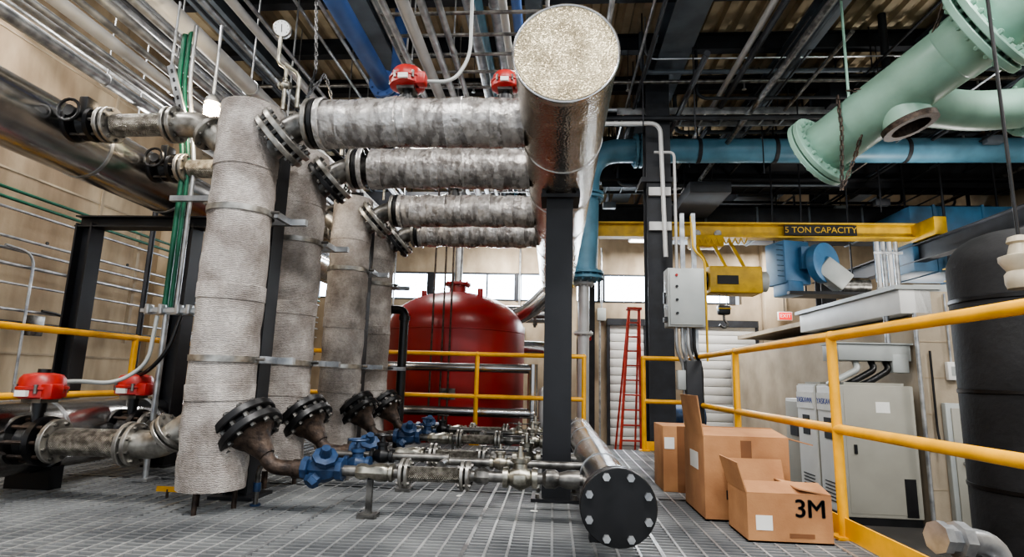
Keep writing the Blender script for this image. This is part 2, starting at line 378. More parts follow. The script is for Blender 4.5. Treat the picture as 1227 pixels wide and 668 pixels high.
# ------------------------------------------------------------------ headers
b=B('supply_header_pipe')
yy=2.49
b.lathe((.039,yy,2.30),(0,1,0),[(0,.245),(.012,.256),(.05,.256),(.055,.25)]+[(t,.25) for t in (1,2,3,4,5,6,6.9)]+[(7,.245)],stucco,64,False)
b.lathe((.039,yy+.004,2.30),(0,1,0),[(0,.0005),(.001,.248)],stuccoend,64,False)
b.ring((.039,yy+.01,2.30),(0,1,0),.25,.008,alu,64,8)
for t in(.95,1.9,2.85,3.8,4.75,5.7):b.lathe((.039,yy+t,2.30),(0,1,0),[(0,.25),(0,.254),(.02,.254),(.02,.25)],alu,48,False)
b.lathe((.039,yy+6.98,2.30),(0,1,0),[(0,.25),(.001,.001)],stucco,32,False)
b.tube([(-.05,9.2,2.2),(-.45,9.3,1.8),(-.9,9.7,1.75)],.14,alu,.3)
b.done()
b=B('header_support_post')
b.ibeam((.03,3.96,.02),(.03,3.96,2.03),.185,.185,blks,.016,up=(0,1,0))
b.bb((-.10,3.82,2.02),(.17,4.10,2.045),blks);b.bb((-.13,3.82,0),(.19,4.1,.02),blks)
for s1 in(-1,1):b.box((.039+s1*.12,3.96,2.09),(.03,.2,.1),blks)
for s1 in(-1,1):
    for s2 in(-1,1):b.cyl((.03+s1*.12,3.96+s2*.11,.02),(.03+s1*.12,3.96+s2*.11,.045),.014,ironp,seg=6)
b.done()
b=B('header_support_post')
b.ibeam((.03,7.6,FL),(.03,7.6,2.03),.185,.185,blks,.016,up=(0,1,0));b.bb((-.10,7.46,2.02),(.17,7.74,2.045),blks);b.done()
b=B('return_header_pipe')
b.cyl((.287,2.66,.238),(.287,6.55,.238),.125,alu,seg=40)
for t in(3.4,4.3,5.2,6.1):b.lathe((.287,t,.238),(0,1,0),[(0,.125),(0,.129),(.02,.129),(.02,.125)],galv,40,False)
b.flange((.287,2.615,.238),(0,1,0),.165,.03,blk,8,.017,galv,.05);b.flange((.287,2.66,.238),(0,1,0),.165,.03,blk,8,.015,ironp,.03)
for y in(4.6,6.2,3.0):b.box((.287,y,.06),(.2,.08,.12),blks)
b.done()
b=B('insulated_main_pipe')
b.cyl((-3.3,.8,2.28),(-3.3,8.5,2.28),.215,alu,seg=48)
for t in range(9):b.lathe((-3.3,1+t*.85,2.28),(0,1,0),[(0,.215),(0,.220),(.025,.220),(.025,.215)],galv,40,False)
b.done()
b=B('insulated_main_pipe')
b.cyl((-3.3,.8,.33),(-3.3,6.4,.33),.225,alu,seg=48)
for t in range(7):b.lathe((-3.3,1+t*.85,.33),(0,1,0),[(0,.225),(0,.230),(.025,.230),(.025,.225)],galv,40,False)
for y in(1.5,3.6,5.6):b.bb((-3.45,y-.05,0),(-3.15,y+.05,.14),blks)
b.done()
b=B('pipe_support_frame')
for x in(-4.07,-3.15):
    z0_=FL if x<-4 else 0
    b.ibeam((x,4.6,z0_),(x,4.6,2.0),.15,.15,blks,.016,up=(1,0,0));b.bb((x-.1,4.5,z0_),(x+.1,4.7,z0_+.015),blks)
b.ibeam((-4.16,4.6,2.02),(-2.98,4.6,2.02),.14,.1,blks,.012)
b.done()
# ------------------------------------------------------------------ process columns and branch piping
Ys=[3.25,4.02,5.12,5.95];CX=-1.915;CR=.182
def actuator(b,x,y,z,s=1,ang=0):
    b.cyl((x,y,z),(x,y,z+.05*s),.035*s,blk,seg=12);b.box((x,y,z+.06*s),(.11*s,.11*s,.02*s),ironp)
    b.lathe((x,y,z+.07*s),(0,0,1),[(0,.085*s),(.01*s,.11*s),(.045*s,.11*s),(.05*s,.118*s),(.062*s,.118*s),(.066*s,.105*s),(.105*s,.10*s),(.125*s,.085*s),(.135*s,.04*s)],redv,16)
    for i in range(6):
        a=i*math.pi/3+ang;b.cyl((x+.112*s*math.cos(a),y+.112*s*math.sin(a),z+.10*s),(x+.112*s*math.cos(a),y+.112*s*math.sin(a),z+.145*s),.01*s,ironp,seg=6)
    b.box((x,y-.11*s,z+.10*s),(.06*s,.03*s,.03*s),paper);b.box((x+.09*s,y-.04*s,z+.11*s),(.08*s,.08*s,.08*s),redv,None,.012*s)
    b.cyl((x,y,z+.2*s),(x,y,z+.225*s),.03*s,blk,seg=12)
def valve(b,c,mat,s=1,handle='wheel'):
    x,y,z=c
    b.lathe((x-.085*s,y,z),(1,0,0),[(0,.05*s),(.025*s,.05*s),(.03*s,.035*s),(.055*s,.05*s),(.085*s,.062*s),(.115*s,.05*s),(.14*s,.035*s),(.145*s,.05*s),(.17*s,.05*s)],mat,16)
    b.lathe((x,y,z),(0,0,1),[(0,.04*s),(.07*s,.035*s),(.075*s,.045*s),(.095*s,.045*s),(.1*s,.02*s),(.15*s,.012*s)],mat,12)
    if handle=='wheel':
        b.ring((x,y,z+.15*s),(0,0,1),.06*s,.008*s,mat,16,6);b.box((x,y,z+.15*s),(.12*s,.012*s,.008*s),mat);b.box((x,y,z+.15*s),(.012*s,.12*s,.008*s),mat)
    elif handle=='lever':
        b.box((x-.06*s,y,z+.13*s),(.18*s,.02*s,.008*s),blk)
def bluevalve(b,c,s=1):
    x,y,z=c
    b.lathe((x-.10*s,y,z),(1,0,0),[(0,.055*s),(.03*s,.055*s),(.035*s,.04*s),(.06*s,.055*s),(.1*s,.066*s),(.14*s,.055*s),(.165*s,.04*s),(.17*s,.055*s),(.2*s,.055*s)],bluev,8)
    d=V((.25,-.55,.75)).normalized();o=V(c)
    b.lathe(o,d,[(0,.045*s),(.06*s,.042*s),(.065*s,.06*s),(.09*s,.06*s),(.095*s,.03*s),(.14*s,.022*s)],bluev,8)
    d2=V((-.35,-.5,-.5)).normalized();b.lathe(o,d2,[(0,.04*s),(.07*s,.034*s),(.075*s,.042*s),(.1*s,.03*s)],bluev,6)
def clamp(b,y,z):
    b.lathe((CX,y,z-.02),(0,0,1),[(0,CR+.004),(0,CR+.010),(.035,CR+.010),(.035,CR+.004)],flg,32,False)
    b.box((CX+.06,y+CR+.03,z),(.52,.04,.04),galv);b.box((CX+CR+.03,y+.12,z),(.025,.2,.04),galv)
    b.cyl((CX+CR+.02,y-.02,z),(CX+CR+.07,y-.02,z),.01,ironp,seg=6)
for k,y in enumerate(Ys):
    b=B('insulated_pipe_column')
    b.wrapped((CX,y,.12),(CX,y,2.40),CR,wrap,step=.03,seg=56,jit=.009,jf=6)
    for z in(.60,1.18,1.98):b.lathe((CX,y,z),(random.uniform(-.05,.05),random.uniform(-.05,.05),1),[(0,CR+.001),(.004,CR+.005),(.09,CR+.005),(.095,CR+.001)],wrap,56,False,.008,6)
    clamp(b,y,.84);clamp(b,y,1.72)
    for a in(0,2.1,4.2):b.cyl((CX+.13*math.cos(a+.5),y+.13*math.sin(a+.5),0),(CX+.13*math.cos(a+.5),y+.13*math.sin(a+.5),.16),.014,rust,seg=10)
    b.lathe((CX,y,2.385),(0,0,1),[(0,CR-.01),(.025,CR-.02),(.03,.02)],flg,30)
    b.done()
    b=B('insulated_branch_pipe');dU=V((.77,0,.64)).normalized()
    b.tube([(-1.95,y,1.99),(-1.60,y,2.30),(-1.30,y,2.30)],.085,ironp,.09)
    F=V((-1.70,y,2.21));b.pair(F,dU,.195,.034,blk if k%2 else flg,flg,12,.016,.014)
    b.pair((-1.50,y,2.30),(1,0,0),.155,.028,flg,blk,8,.013)
    xs=-1.45 if k!=1 else -1.33
    b.wrapped((xs,y,2.30),(-.19,y,2.30),.148,tapew,.025,48,.012,9)
    for x,w in((-1.36,.10),(-1.05,.07),(-.93,.05),(-.70,.11),(-.42,.08)):b.lathe((x+random.uniform(-.04,.04),y,2.30),(1,random.uniform(-.14,.14),random.uniform(-.1,.1)),[(0,.148),(.003,.1515),(w,.1515),(w+.003,.148)],tape,48,False,.012,9)
    b.lathe((-1.46,y,2.30),(1,0,0),[(0,.157),(.03,.16),(.035,.152)],tape,36,False,.006,8)
    b.tube([(-1.62,y-.02,2.40),(-1.62,y-.02,2.62),(-1.72,y-.02,2.7)],.012,bronze,.04)
    if k in(0,2):
        for ax,sc in(((-.93,.98),(-.315,.8)) if k==0 else ((-.95,1.1),)):
            b.cyl((ax,y,2.40),(ax,y,2.47),.05,blk);actuator(b,ax,y,2.46,sc)
        b.tube([(-.83,y,2.58),(-.65,y+.05,2.6),(-.56,y+.1,2.8),(-.6,y+.3,3.7)],.012,ltg,.2)
    b.done()
    b=B('circulation_branch_piping');dL=V((.7,-.15,-.7)).normalized()
    F=V((-1.735,y,.455))
    b.tube([(-1.90,y+.04,.63),F],.09,blk,.12,20)
    b.pair(F,dL,.185,.045,blk,blk,12,.017,.016)
    b.lathe(F+dL*.05,dL,[(0,.14),(.02,.12),(.05,.085),(.12,.058),(.16,.045)],rust,24)
    b.tube([F+dL*.17,(-1.56,y-.03,.25),(-1.45,y,.24),(-1.3,y,.24)],.042,rust,.08)
    b.lathe((-1.44,y,.24),(1,0,0),[(0,.042),(.0,.052),(.05,.052),(.06,.034)],rust,16)
    b.cyl((-1.40,y,.24),(.18,y,.238),.03,ironp,seg=16)
    bluevalve(b,(-1.27,y,.245),1.15)
    if k%2==0:valve(b,(-1.12,y+.12,.26),bluev,.9,'wheel')
    b.lathe((-1.08,y,.238),(1,0,0),[(0,.036),(.02,.045),(.05,.045),(.07,.036),(.12,.05),(.17,.05),(.19,.036)],bronze,8)
    b.lathe((-.90,y,.238),(1,0,0),[(0,.035),(.01,.05),(.03,.05),(.035,.035)],bronze,12)
    b.flange((-.82,y,.238),(1,0,0),.08,.018,flg,4,.011,ironp);b.flange((-.79,y,.238),(1,0,0),.08,.018,flg,4,.011,ironp)
    b.wrapped((-.78,y,.238),(-.50,y,.238),.042,braid,.03,20,.003)
    b.flange((-.485,y,.238),(1,0,0),.08,.018,flg,4,.011,ironp);b.flange((-.455,y,.238),(1,0,0),.08,.018,flg,4,.011,ironp)
    b.lathe((-.42,y,.238),(1,0,0),[(0,.032),(.02,.044),(.06,.044),(.08,.032)],ironp,8)
    valve(b,(-.17,y,.238),bronze,1.1,'lever');b.box((-.17,y-.05,.24),(.07,.06,.05),bronze,None,.01)
    b.lathe((-.05,y,.238),(1,0,0),[(0,.032),(.02,.05),(.07,.05),(.09,.036),(.14,.05),(.2,.05)],ironp,10)
    if k%2==0:
        b.tube([(-.62,y+.05,.28),(-.62,y+.22,.28),(.18,y+.22,.28)],.022,ironp,.03);valve(b,(-.3,y+.22,.28),bronze,.7,'lever');valve(b,(-1.0,y+.2,.3),blk,.8,'wheel')
        b.cyl((-1.3,y+.2,.3),(-.6,y+.2,.3),.022,ironp)
    b.box((-1.0,y,.1),(.03,.03,.2),ironp);b.box((-1.0,y,.01),(.1,.1,.02),ironp)
    b.done()
    b=B('flexible_hose_connector')
    b.cyl((-3.12,y,2.30),(-2.1,y,2.30),.05,ironp)
    b.lathe((-3.10,y,2.30),(1,0,0),[(0,.11),(.03,.11),(.035,.07),(.09,.10),(.14,.07),(.145,.11),(.175,.11)],blk,20)
    b.box((-3.0,y-.02,2.40),(.06,.1,.14),blk,None,.01);b.cyl((-3.0,y-.08,2.33),(-3.0,y-.16,2.33),.035,blk);b.ring((-3.0,y-.16,2.33),(0,1,0),.07,.01,blk,16,6)
    for i in range(6):
        a=i*math.pi/3;b.cyl((-3.11,y+.09*math.cos(a),2.3+.09*math.sin(a)),(-2.90,y+.09*math.cos(a),2.3+.09*math.sin(a)),.01,ironp,seg=6)
    b.flange((-2.875,y,2.30),(1,0,0),.115,.025,flg,8,.011,ironp);b.flange((-2.835,y,2.30),(1,0,0),.115,.02,flg,8,.011,ironp)
    b.wrapped((-2.81,y,2.30),(-2.46,y,2.30),.072,braid,.03,24,.004)
    b.flange((-2.44,y,2.30),(1,0,0),.115,.022,flg,8,.011,ironp);b.flange((-2.40,y,2.30),(1,0,0),.115,.025,flg,8,.011,ironp)
    b.tube([(-2.40,y,2.30),(-2.24,y,2.30),(-2.05,y,2.15)],.08,flg,.08)
    b.flange((-2.17,y,2.24),(.77,0,-.6),.12,.025,flg,8,.011,ironp)
    b.done()
    b=B('flexible_hose_connector');z=.34
    b.cyl((-3.1,y,z),(-2.3,y,z),.055,ironp)
    b.lathe((-3.12,y,z),(1,0,0),[(0,.14),(.035,.14),(.04,.08),(.07,.11),(.12,.11),(.15,.08),(.155,.14),(.19,.14)],blk,24)
    for i in range(8):
        a=i*math.pi/4;b.cyl((-3.14,y+.115*math.cos(a),z+.115*math.sin(a)),(-2.9,y+.115*math.cos(a),z+.115*math.sin(a)),.012,rust,seg=6)
    b.cyl((-3.02,y,z+.08),(-3.02,y,z+.2),.03,blk);actuator(b,-3.02,y,z+.16,1.12)
    b.flange((-2.88,y,z),(1,0,0),.125,.028,flg,8,.012,ironp)
    b.wrapped((-2.86,y,z),(-2.45,y,z),.078,braid,.03,24,.004)
    b.flange((-2.43,y,z),(1,0,0),.125,.025,flg,8,.012,ironp);b.flange((-2.39,y,z),(1,0,0),.12,.025,flg,8,.012,ironp)
    b.tube([(-2.39,y,z),(-2.24,y,z),(-2.02,y,.5)],.08,flg,.08)
    b.pair((-2.19,y,.41),(.75,0,.6),.115,.022,flg,flg,8,.011)
    b.done()
for y in(3.62,5.55):
    b=B('column_support_post')
    b.ibeam((-1.93,y,.015),(-1.93,y,2.35),.15,.15,blks,.014,up=(1,0,0));b.bb((-2.07,y-.13,0),(-1.79,y+.13,.02),blks)
    b.box((-1.93,y-.0,2.3),(.3,.2,.02),blks);b.done()
b=B('drain_pipe')
b.tube([(-1.72,3.4,0),(-1.72,3.4,.22),(-1.62,3.4,.28)],.014,ironp,.05);b.cyl((-1.72,3.4,.08),(-1.72,3.4,.13),.022,bluev);b.cyl((-1.72,3.4,0),(-1.72,3.4,.01),.03,bluev)
b.tube([(-1.5,4.3,0),(-1.5,4.3,.3)],.014,ironp,.05);b.done()
# ------------------------------------------------------------------ gauge
b=B('pressure_gauge')
g=V((-1.78,3.25,2.96))
b.tube([(-1.72,3.25,2.40),(-1.72,3.25,2.68),(-1.78,3.25,2.72),(-1.78,3.25,2.9)],.012,bronze,.03)
b.lathe(g+V((0,.02,0)),(.25,-1,-.25),[(0,.05),(.005,.058),(.035,.058),(.04,.052)],ironp,24)
b.lathe(g+V((0.0105,-.021,-.0105)),(.25,-1,-.25),[(0,.001),(.001,.05)],dial,24,False)
R=V((.25,-1,-.25)).to_track_quat('Z','Y').to_matrix();b.box(g+V((.012,-.025,-.012)),(.004,.05,.002),txtk,R)
for i in range(9):
    a=i/8*4.4-2.2;b.box(g+V((.012,-.025,-.012))+R@V((.04*math.sin(a),.04*math.cos(a),0)),(.004,.006,.001),txtk,R)
valve(b,(-1.72,3.25,2.56),bronze,.45,'lever')
b.done()
b=B('valve_chain');b.chain([(-1.6,3.3,2.45),(-1.55,3.3,2.7),(-1.6,3.32,3.2),(-1.6,3.4,4.0)],blk,.03,.006);b.chain([(-1.55,3.2,2.45),(-1.45,3.22,2.62),(-1.4,3.25,2.45)],blk,.03,.006);b.done()
b=B('bulkhead_lamp');b.lathe((-2.69,4.0,2.70),(0,0,1),[(0,.03),(.03,.055),(.10,.06),(.13,.03)],lampm,16);b.lathe((-2.69,4,2.83),(0,0,1),[(0,.06),(.04,.05),(.07,.02)],galv,16)
b.cyl((-2.69,4,2.9),(-2.69,4,3.5),.012,galv);b.done()
b=B('pipe_bracket')
b.box((-2.75,3.7,2.72),(.05,.02,.55),galv,Matrix.Rotation(-.35,3,'Y'));b.cyl((-2.84,3.7,2.95),(-2.84,3.7,3.5),.01,galv,seg=8)
for i in range(7):b.box((-2.75-.35*.07*(i-3),3.688,2.72+.07*(i-3)),(.015,.004,.03),txtk,Matrix.Rotation(-.35,3,'Y'))
b.done()
# ------------------------------------------------------------------ conduits and junction box left
b=B('electrical_conduit')
for dx in(0,.045,.09):
    b.tube([(-2.99+dx,4.0,3.5),(-2.99+dx,4.0,3.0),(-2.86+dx,4.0,2.3),(-2.86+dx,4.0,1.22)],.015 if dx else .02,grn if dx<.08 else galv,.15)
b.done()
b=B('junction_bracket')
b.box((-2.79,4.0,1.19),(.42,.05,.05),galv);b.box((-2.79,3.965,1.19),(.44,.03,.025),galv)
for x in(-2.95,-2.85,-2.72,-2.64):b.box((x,3.96,1.2),(.03,.06,.07),galv,None,.005)
b.tube([(-2.84,4,1.19),(-2.84,4,.0)],.02,galv,.05)
b.tube([(-2.88,3.96,1.15),(-2.86,3.9,.8),(-3.0,3.8,.66),(-3.15,3.6,.68),(-3.1,3.3,.64)],.014,ltg,.1)
b.tube([(-2.7,3.96,1.15),(-2.72,3.9,.9),(-2.85,3.9,.75),(-3.0,4.0,.72)],.014,blk,.1)
b.box((-2.84,4.0,.01),(.12,.12,.02),galv)
b.done()
b=B('strut_channel')
b.box((-2.6,4.3,2.12),(.5,.04,.04),galv);b.box((-2.6,3.9,2.02),(.5,.04,.04),galv);b.done()
b=B('wall_conduit_bundle')
for z,m,r in((2.6,grn,.018),(2.5,grn,.018),(2.40,galv,.015),(2.1,galv,.016),(1.98,galv,.016),(1.82,galv,.02),(1.62,galv,.013),(1.35,galv,.016),(1.22,blk,.016)):
    b.tube([(-5.72,-1,z),(-5.72,13.5,z)],r,m,.1,10)
for y in(3,5.2,7.4,9.5):
    b.box((-5.8,y,1.9),(.05,.05,1.6),conc)
for y,zt,zb,m in((5.75,1.98,FL,galv),(6.3,1.35,.2,blk),(8.3,1.62,FL,galv),(6.55,1.8,.4,ironp)):
    b.tube([(-5.68,y-.35,zt+.02),(-5.68,y,zt),(-5.68,y+.03,zb)],.014,m,.18,10)
for y in(5.9,8.6):b.box((-5.7,y,1.2),(.1,.16,.22),ironp,None,.01)
b.done()
def cpipe(name,x,z,r,m,y0=0,y1=12,hang=True):
    b=B(name);b.cyl((x,y0,z),(x,y1,z),r,m,seg=18)
    if hang:
        for y in(2.5,5.0,7.5,10):
            if y0<y<y1:
                b.cyl((x,y,z+r),(x,y,5.8),.008,galv,seg=6);b.lathe((x,y-.015,z),(0,1,0),[(0,r),(0,r+.008),(.03,r+.008),(.03,r)],galv,18,False)
    b.done()
for x,z,r,m in((-2.99,3.5,.075,whitep),(-3.25,3.55,.035,galv),(-3.45,3.52,.04,galv),(-3.62,3.5,.03,galv),(-3.79,3.5,.055,whitep),(-4.0,3.5,.03,galv),(-4.15,3.55,.045,galv),(-4.5,3.6,.06,galv)):
    cpipe('overhead_pipe',x,z,r,m,-1,11,x in(-2.99,-3.79,-4.5))
b=B('pipe_trapeze_hanger')
for y in(3.2,5.6,8,10.4):
    b.box((-3.75,y,3.41),(1.8,.05,.05),blks)
    for x in(-4.6,-2.9):b.cyl((x,y,3.4),(x,y,5.8),.01,galv,seg=6)
b.done()
b=B('chilled_water_pipe');b.tube([(-2.09,2,4.2),(-2.06,6.6,4.2),(-2.06,6.75,4.2),(-2.06,6.75,5.7)],.1,bluep,.3,20)
b.flange((-2.07,6.2,4.2),(0,1,0),.17,.04,bluep,8,.015);b.flange((-2.07,6.28,4.2),(0,1,0),.17,.04,bluep,8,.015)
b.done()
for i,(x,z,r,m) in enumerate(((-1.4,3.7,.03,galv),(-1.28,3.8,.055,whitep),(-1.12,3.78,.035,galv),(-1.0,3.85,.03,galv),(-.88,4.4,.06,galv),(-.76,4.3,.04,teal),(-.62,4.35,.05,galv),(-.5,4.1,.04,whitep),(-.4,4.3,.05,bluep),(.55,4.6,.03,galv),(2.35,4.9,.04,whitep))):
    cpipe('overhead_pipe',x,z,r,m,1,12.5,i%3==0)
b=B('overhead_cable_tray')
for x in(-1.6,-.1):b.box((x,7,4.0),(.02,11,.1),galv)
for i in range(34):b.box((-.85,1.6+i*.33,3.97),(1.5,.03,.02),ironp)
for y in(2.5,5.5,8.5,11.5):
    for x in(-1.6,-.1):b.cyl((x,y,4.0),(x,y,5.8),.01,galv,seg=6)
b.done()
b=B('sprinkler_pipe')
for y,z in((5.0,4.7),(7.6,4.95),(9.8,5.0)):
    b.cyl((-5.9,y,z),(8.9,y,z),.03,dark if y!=7.6 else ironp,seg=10)
    for x in(-4,-1.2,1.0,2.6,4.4,6.2):
        b.cyl((x,y,z),(x,y,z-.12),.014,galv,seg=8);b.cyl((x,y,z-.12),(x,y,z-.13),.03,galv,seg=12);b.cyl((x,y,z),(x,y,5.7),.006,dark,seg=5)
b.done()
b=B('exhaust_silencer')
for (x,y) in((4.4,7.4),):
    b.cyl((x,y,5.0),(x,y,5.8),.05,dark,seg=12);b.lathe((x,y,4.65),(0,0,1),[(0,.10),(.03,.13),(.3,.13),(.35,.06)],dark,20)
    for i in range(8):b.lathe((x,y,4.68+i*.035),(0,0,1),[(0,.13),(.008,.145),(.016,.13)],ironp,20,False)
b.done()
# ------------------------------------------------------------------ red tank
b=B('red_pressure_tank')
tx,ty,tr=-1.475,8.6,1.04
pr=[(FL+.12,.55),(FL+.16,.75),(FL+.3,.97),(FL+.42,tr),(1.42,tr)]
for i in range(1,13):
    a=i/12*math.pi/2;pr.append((1.42+.62*math.sin(a),max(.02,tr*math.cos(a))))
b.lathe((tx,ty,0),(0,0,1),pr,redt,64)
b.lathe((tx,ty,1.42),(0,0,1),[(-.008,tr),(-.004,tr+.008),(.004,tr+.008),(.008,tr)],redt,64,False)
for i in range(4):
    a=i*math.pi/2+.6;b.box((tx+.8*math.cos(a),ty+.8*math.sin(a),FL+.2),(.16,.16,.4),redt)
b.cyl((tx,ty,2.0),(tx,ty,2.16),.13,redt);b.flange((tx,ty,2.17),(0,0,1),.2,.04,redt,8,.018)
b.cyl((tx-.45,ty-.3,1.8),(tx-.45,ty-.3,2.02),.04,redt);b.cyl((tx+.4,ty-.4,1.8),(tx+.4,ty-.4,2.05),.04,redt)
b.cyl((tx,ty,2.19),(tx,ty,3.85),.06,galv)
b.box((tx+.1,ty-1.04,.55),(.2,.02,.14),ironp)
b.done()
b=B('riser_pipe')
for dx in(-.12,.02,.12):b.cyl((tx+dx,7.45,FL),(tx+dx,7.45,3.7),.013,rust,seg=8)
b.done()
b=B('condensate_pipe')
for z,r in((.89,.055),(.35,.06)):
    b.cyl((-2.6,7.2,z),(-.25,7.2,z),r,alu,seg=18);b.ball((-.25,7.2,z),r*1.1,alu)
b.cyl((-.25,7.2,-.7),(-.25,7.2,.95),.06,alu);b.cyl((-2.6,7.2,-.7),(-2.6,7.2,.95),.06,alu)
b.tube([(-.1,7.4,FL),(-.1,7.4,.6),(-.1,8.5,.6)],.08,whitep,.1)
b.done()
b=B('vent_pipe_loop');b.tube([(-1.93,6.3,-.1),(-1.93,6.3,1.50),(-1.67,6.3,1.50),(-1.67,6.3,-.1)],.05,blk,.09);b.cyl((-1.93,6.3,1.38),(-1.93,6.3,1.43),.062,blk);b.cyl((-1.67,6.3,1.38),(-1.67,6.3,1.43),.062,blk)
b.done()
b=B('insulated_elbow_pipe')
b.tube([(-.9,10.6,1.95),(-.1,10.6,1.95),(.05,10.6,1.95),(.05,10.6,3.6)],.16,alu,.35,20);b.tube([(-.6,10.2,1.3),(.0,10.2,1.3),(.0,10.2,FL)],.13,alu,.3,20)
b.cyl((-.9,10.6,FL),(-.9,10.6,1.95),.16,alu);b.flange((-.35,10.6,1.95),(1,0,0),.24,.04,ironp,8,.015)
b.done()
b=B('water_riser_pipe')
b.cyl((.47,9.1,FL),(.47,9.1,2.3),.09,whitep);b.flange((.47,9.1,2.29),(0,0,1),.17,.04,whitep,8,.015);b.flange((.47,9.1,1.5),(0,0,1),.15,.04,whitep,8,.015);b.done()
# ------------------------------------------------------------------ teal pipe
b=B('teal_water_pipe')
b.tube([(7.6,9.0,4.50),(.53,9.0,4.50),(.48,9.0,2.35)],.195,teal,.55,28,True,12)
for p,d in(((1.30,9,4.5),(1,0,0)),((1.38,9,4.5),(1,0,0)),((4.1,9,4.5),(1,0,0)),((4.18,9,4.5),(1,0,0)),((.5,9,2.45),(0,0,1)),((.5,9,3.75),(0,0,1)),((.5,9,3.68),(0,0,1)),((.5,9,2.37),(0,0,1))):
    b.flange(p,d,.28,.045,teal,12,.018)
for x in(2.3,3.5,5.5):b.cyl((x,9,4.7),(x,9,5.8),.012,dark,seg=6);b.lathe((x-.03,9,4.5),(1,0,0),[(0,.195),(0,.205),(.06,.205),(.06,.195)],dark,24,False)
b.done()
b=B('white_vent_pipe')
b.tube([(.35,7.5,4.28),(1.42,7.5,4.28),(1.46,7.5,2.4)],.03,whitep,.15);b.tube([(1.35,7.6,3.9),(1.62,7.6,3.9),(1.62,7.6,2.2)],.02,whitep,.08);b.done()
b=B('building_column')
b.ibeam((1.45,8.0,FL),(1.45,8.0,5.2),.34,.32,dark,.03,up=(0,1,0));b.bb((1.2,7.8,3.55),(1.7,8.2,3.62),dark);b.bb((1.2,7.75,FL),(1.7,8.25,FL+.03),dark)
for z in(2.9,3.4):b.box((1.45,7.8,z),(.3,.05,.12),whitep)
b.done()
b=B('building_column');b.ibeam((5.9,12.8,FL),(5.9,12.8,5.2),.3,.3,dark,.03,up=(0,1,0));b.done()
b=B('building_column');b.ibeam((.75,12.8,FL),(.75,12.8,5.2),.3,.3,dark,.03,up=(0,1,0));b.done()
# ------------------------------------------------------------------ mint green pipe
b=B('green_chiller_pipe')
A=V((2.93,6.2,3.35));C=V((3.78,4.9,3.93));d=(C-A).normalized()
E=C+d*2.2
b.lathe(A-d*.02,d,[(0,.25),(.05,.28),((E-A).length,.28)],mint,48)
b.flange(A,d,.42,.055,mint,20,.024,mint);b.flange(A-d*.07,d,.42,.055,mint,20,.024,mint)
b.lathe(A-d*.10,-d,[(0,.36),(.02,.34),(.03,.02)],blks,32)
b.flange(C-d*.03,d,.46,.06,mint,20,.026,mint);b.flange(C+d*.06,d,.46,.06,mint,20,.026,mint)
b.lathe(C-d*.30,d,[(0,.28),(.02,.295),(.2,.295),(.24,.32)],mint,40,False)
T=A.lerp(C,.5)
dn=V((.28,-.12,-1)).normalized()
b.lathe(T,dn,[(0,.22),(.36,.22)],mint,32,False);b.lathe(T+dn*.31,dn,[(0,.22),(0,.245),(.06,.245),(.06,.17),(-.05,.16)],rust,32,False);b.lathe(T+dn*.27,dn,[(0,.001),(.001,.21)],dark,24,False)
b.tube([T+V((.1,.15,.0)),T+V((.9,.25,-.05)),T+V((2.6,.3,.1))],.2,mint,.2,28)
b.flange(T+V((1.45,.28,.02)),(1,0,0),.3,.05,mint,12,.018)
for t in(.35,1.6):
    q=A+d*t;b.cyl(q+V((0,0,.26)),(q.x,q.y,5.7),.014,mint,seg=8)
b.done()
b=B('hoist_chain')
b.chain([A+d*.2+V((-.12,-.28,.34)),A+d*.12+V((-.1,-.42,-.05)),A+d*.06+V((-.05,-.34,-.62)),A+d*.12+V((.05,-.34,-.3)),A+d*.3+V((.05,-.36,.1))],rust,.05,.013)
pts=[];a0=A+d*.3+V((-.1,-.24,.34));a1=C+V((-.25,-.2,.9))
for i in range(13):
    t=i/12;q=a0.lerp(a1,t);q.z-=.55*math.sin(math.pi*t)*(1-t*.3);q.x+=.12*math.sin(math.pi*t);q.y-=.1*math.sin(math.pi*t);pts.append(q)
b.chain(pts,rust,.05,.013);b.chain([a1,(a1.x,a1.y,5.7)],rust,.05,.013)
b.done()
# ------------------------------------------------------------------ overhead crane
b=B('overhead_crane')
b.ibeam((.37,10,3.42),(6.2,10,3.42),.22,.27,cry,.03)
b.text('5 TON CAPACITY',(4.55,9.885,3.42),.15,(X90,0,0),cry,'capacity_sign_text')
b.bb((3.95,9.89,3.33),(5.15,9.91,3.51),txtk)
for x in(.37,6.2):b.bb((x-.1,9.4,3.24),(x+.1,10.6,3.54),cry,.01)
b.box((2.62,9.95,3.2),(.55,.32,.2),cry,None,.02)
for x in(2.45,2.8):
    for y in(9.82,10.1):b.cyl((x,y-.02,3.33),(x,y+.02,3.33),.06,ironp)
for i in range(9):b.tube([(2.35+.1*i,9.7,3.22),(2.4+.1*i,9.7,3.1),(2.45+.1*i,9.7,3.22)],.012,cry,.05,6)
b.bb((2.5,9.3,2.22),(3.34,9.75,2.66),cry,.03);b.bb((2.62,9.28,2.36),(2.95,9.3,2.5),txtk)
b.cyl((3.34,9.52,2.44),(3.46,9.52,2.44),.17,ltg);b.cyl((2.40,9.52,2.44),(2.5,9.52,2.44),.16,blk)
for x in(2.6,2.9,3.2):b.cyl((x,9.6,2.6),(x-.2,9.85,3.2),.03,cry)
for x in(2.70,2.82):b.cyl((x,9.5,2.0),(x,9.5,2.3),.008,ironp,seg=6)
b.box((2.76,9.5,1.96),(.2,.12,.16),blk,None,.03);b.cyl((2.66,9.43,1.98),(2.86,9.43,1.98),.01,cry)
b.tube([(2.76,9.5,1.88),(2.76,9.5,1.80),(2.83,9.5,1.72),(2.76,9.5,1.66),(2.69,9.5,1.72)],.02,ironp,.05)
b.done()
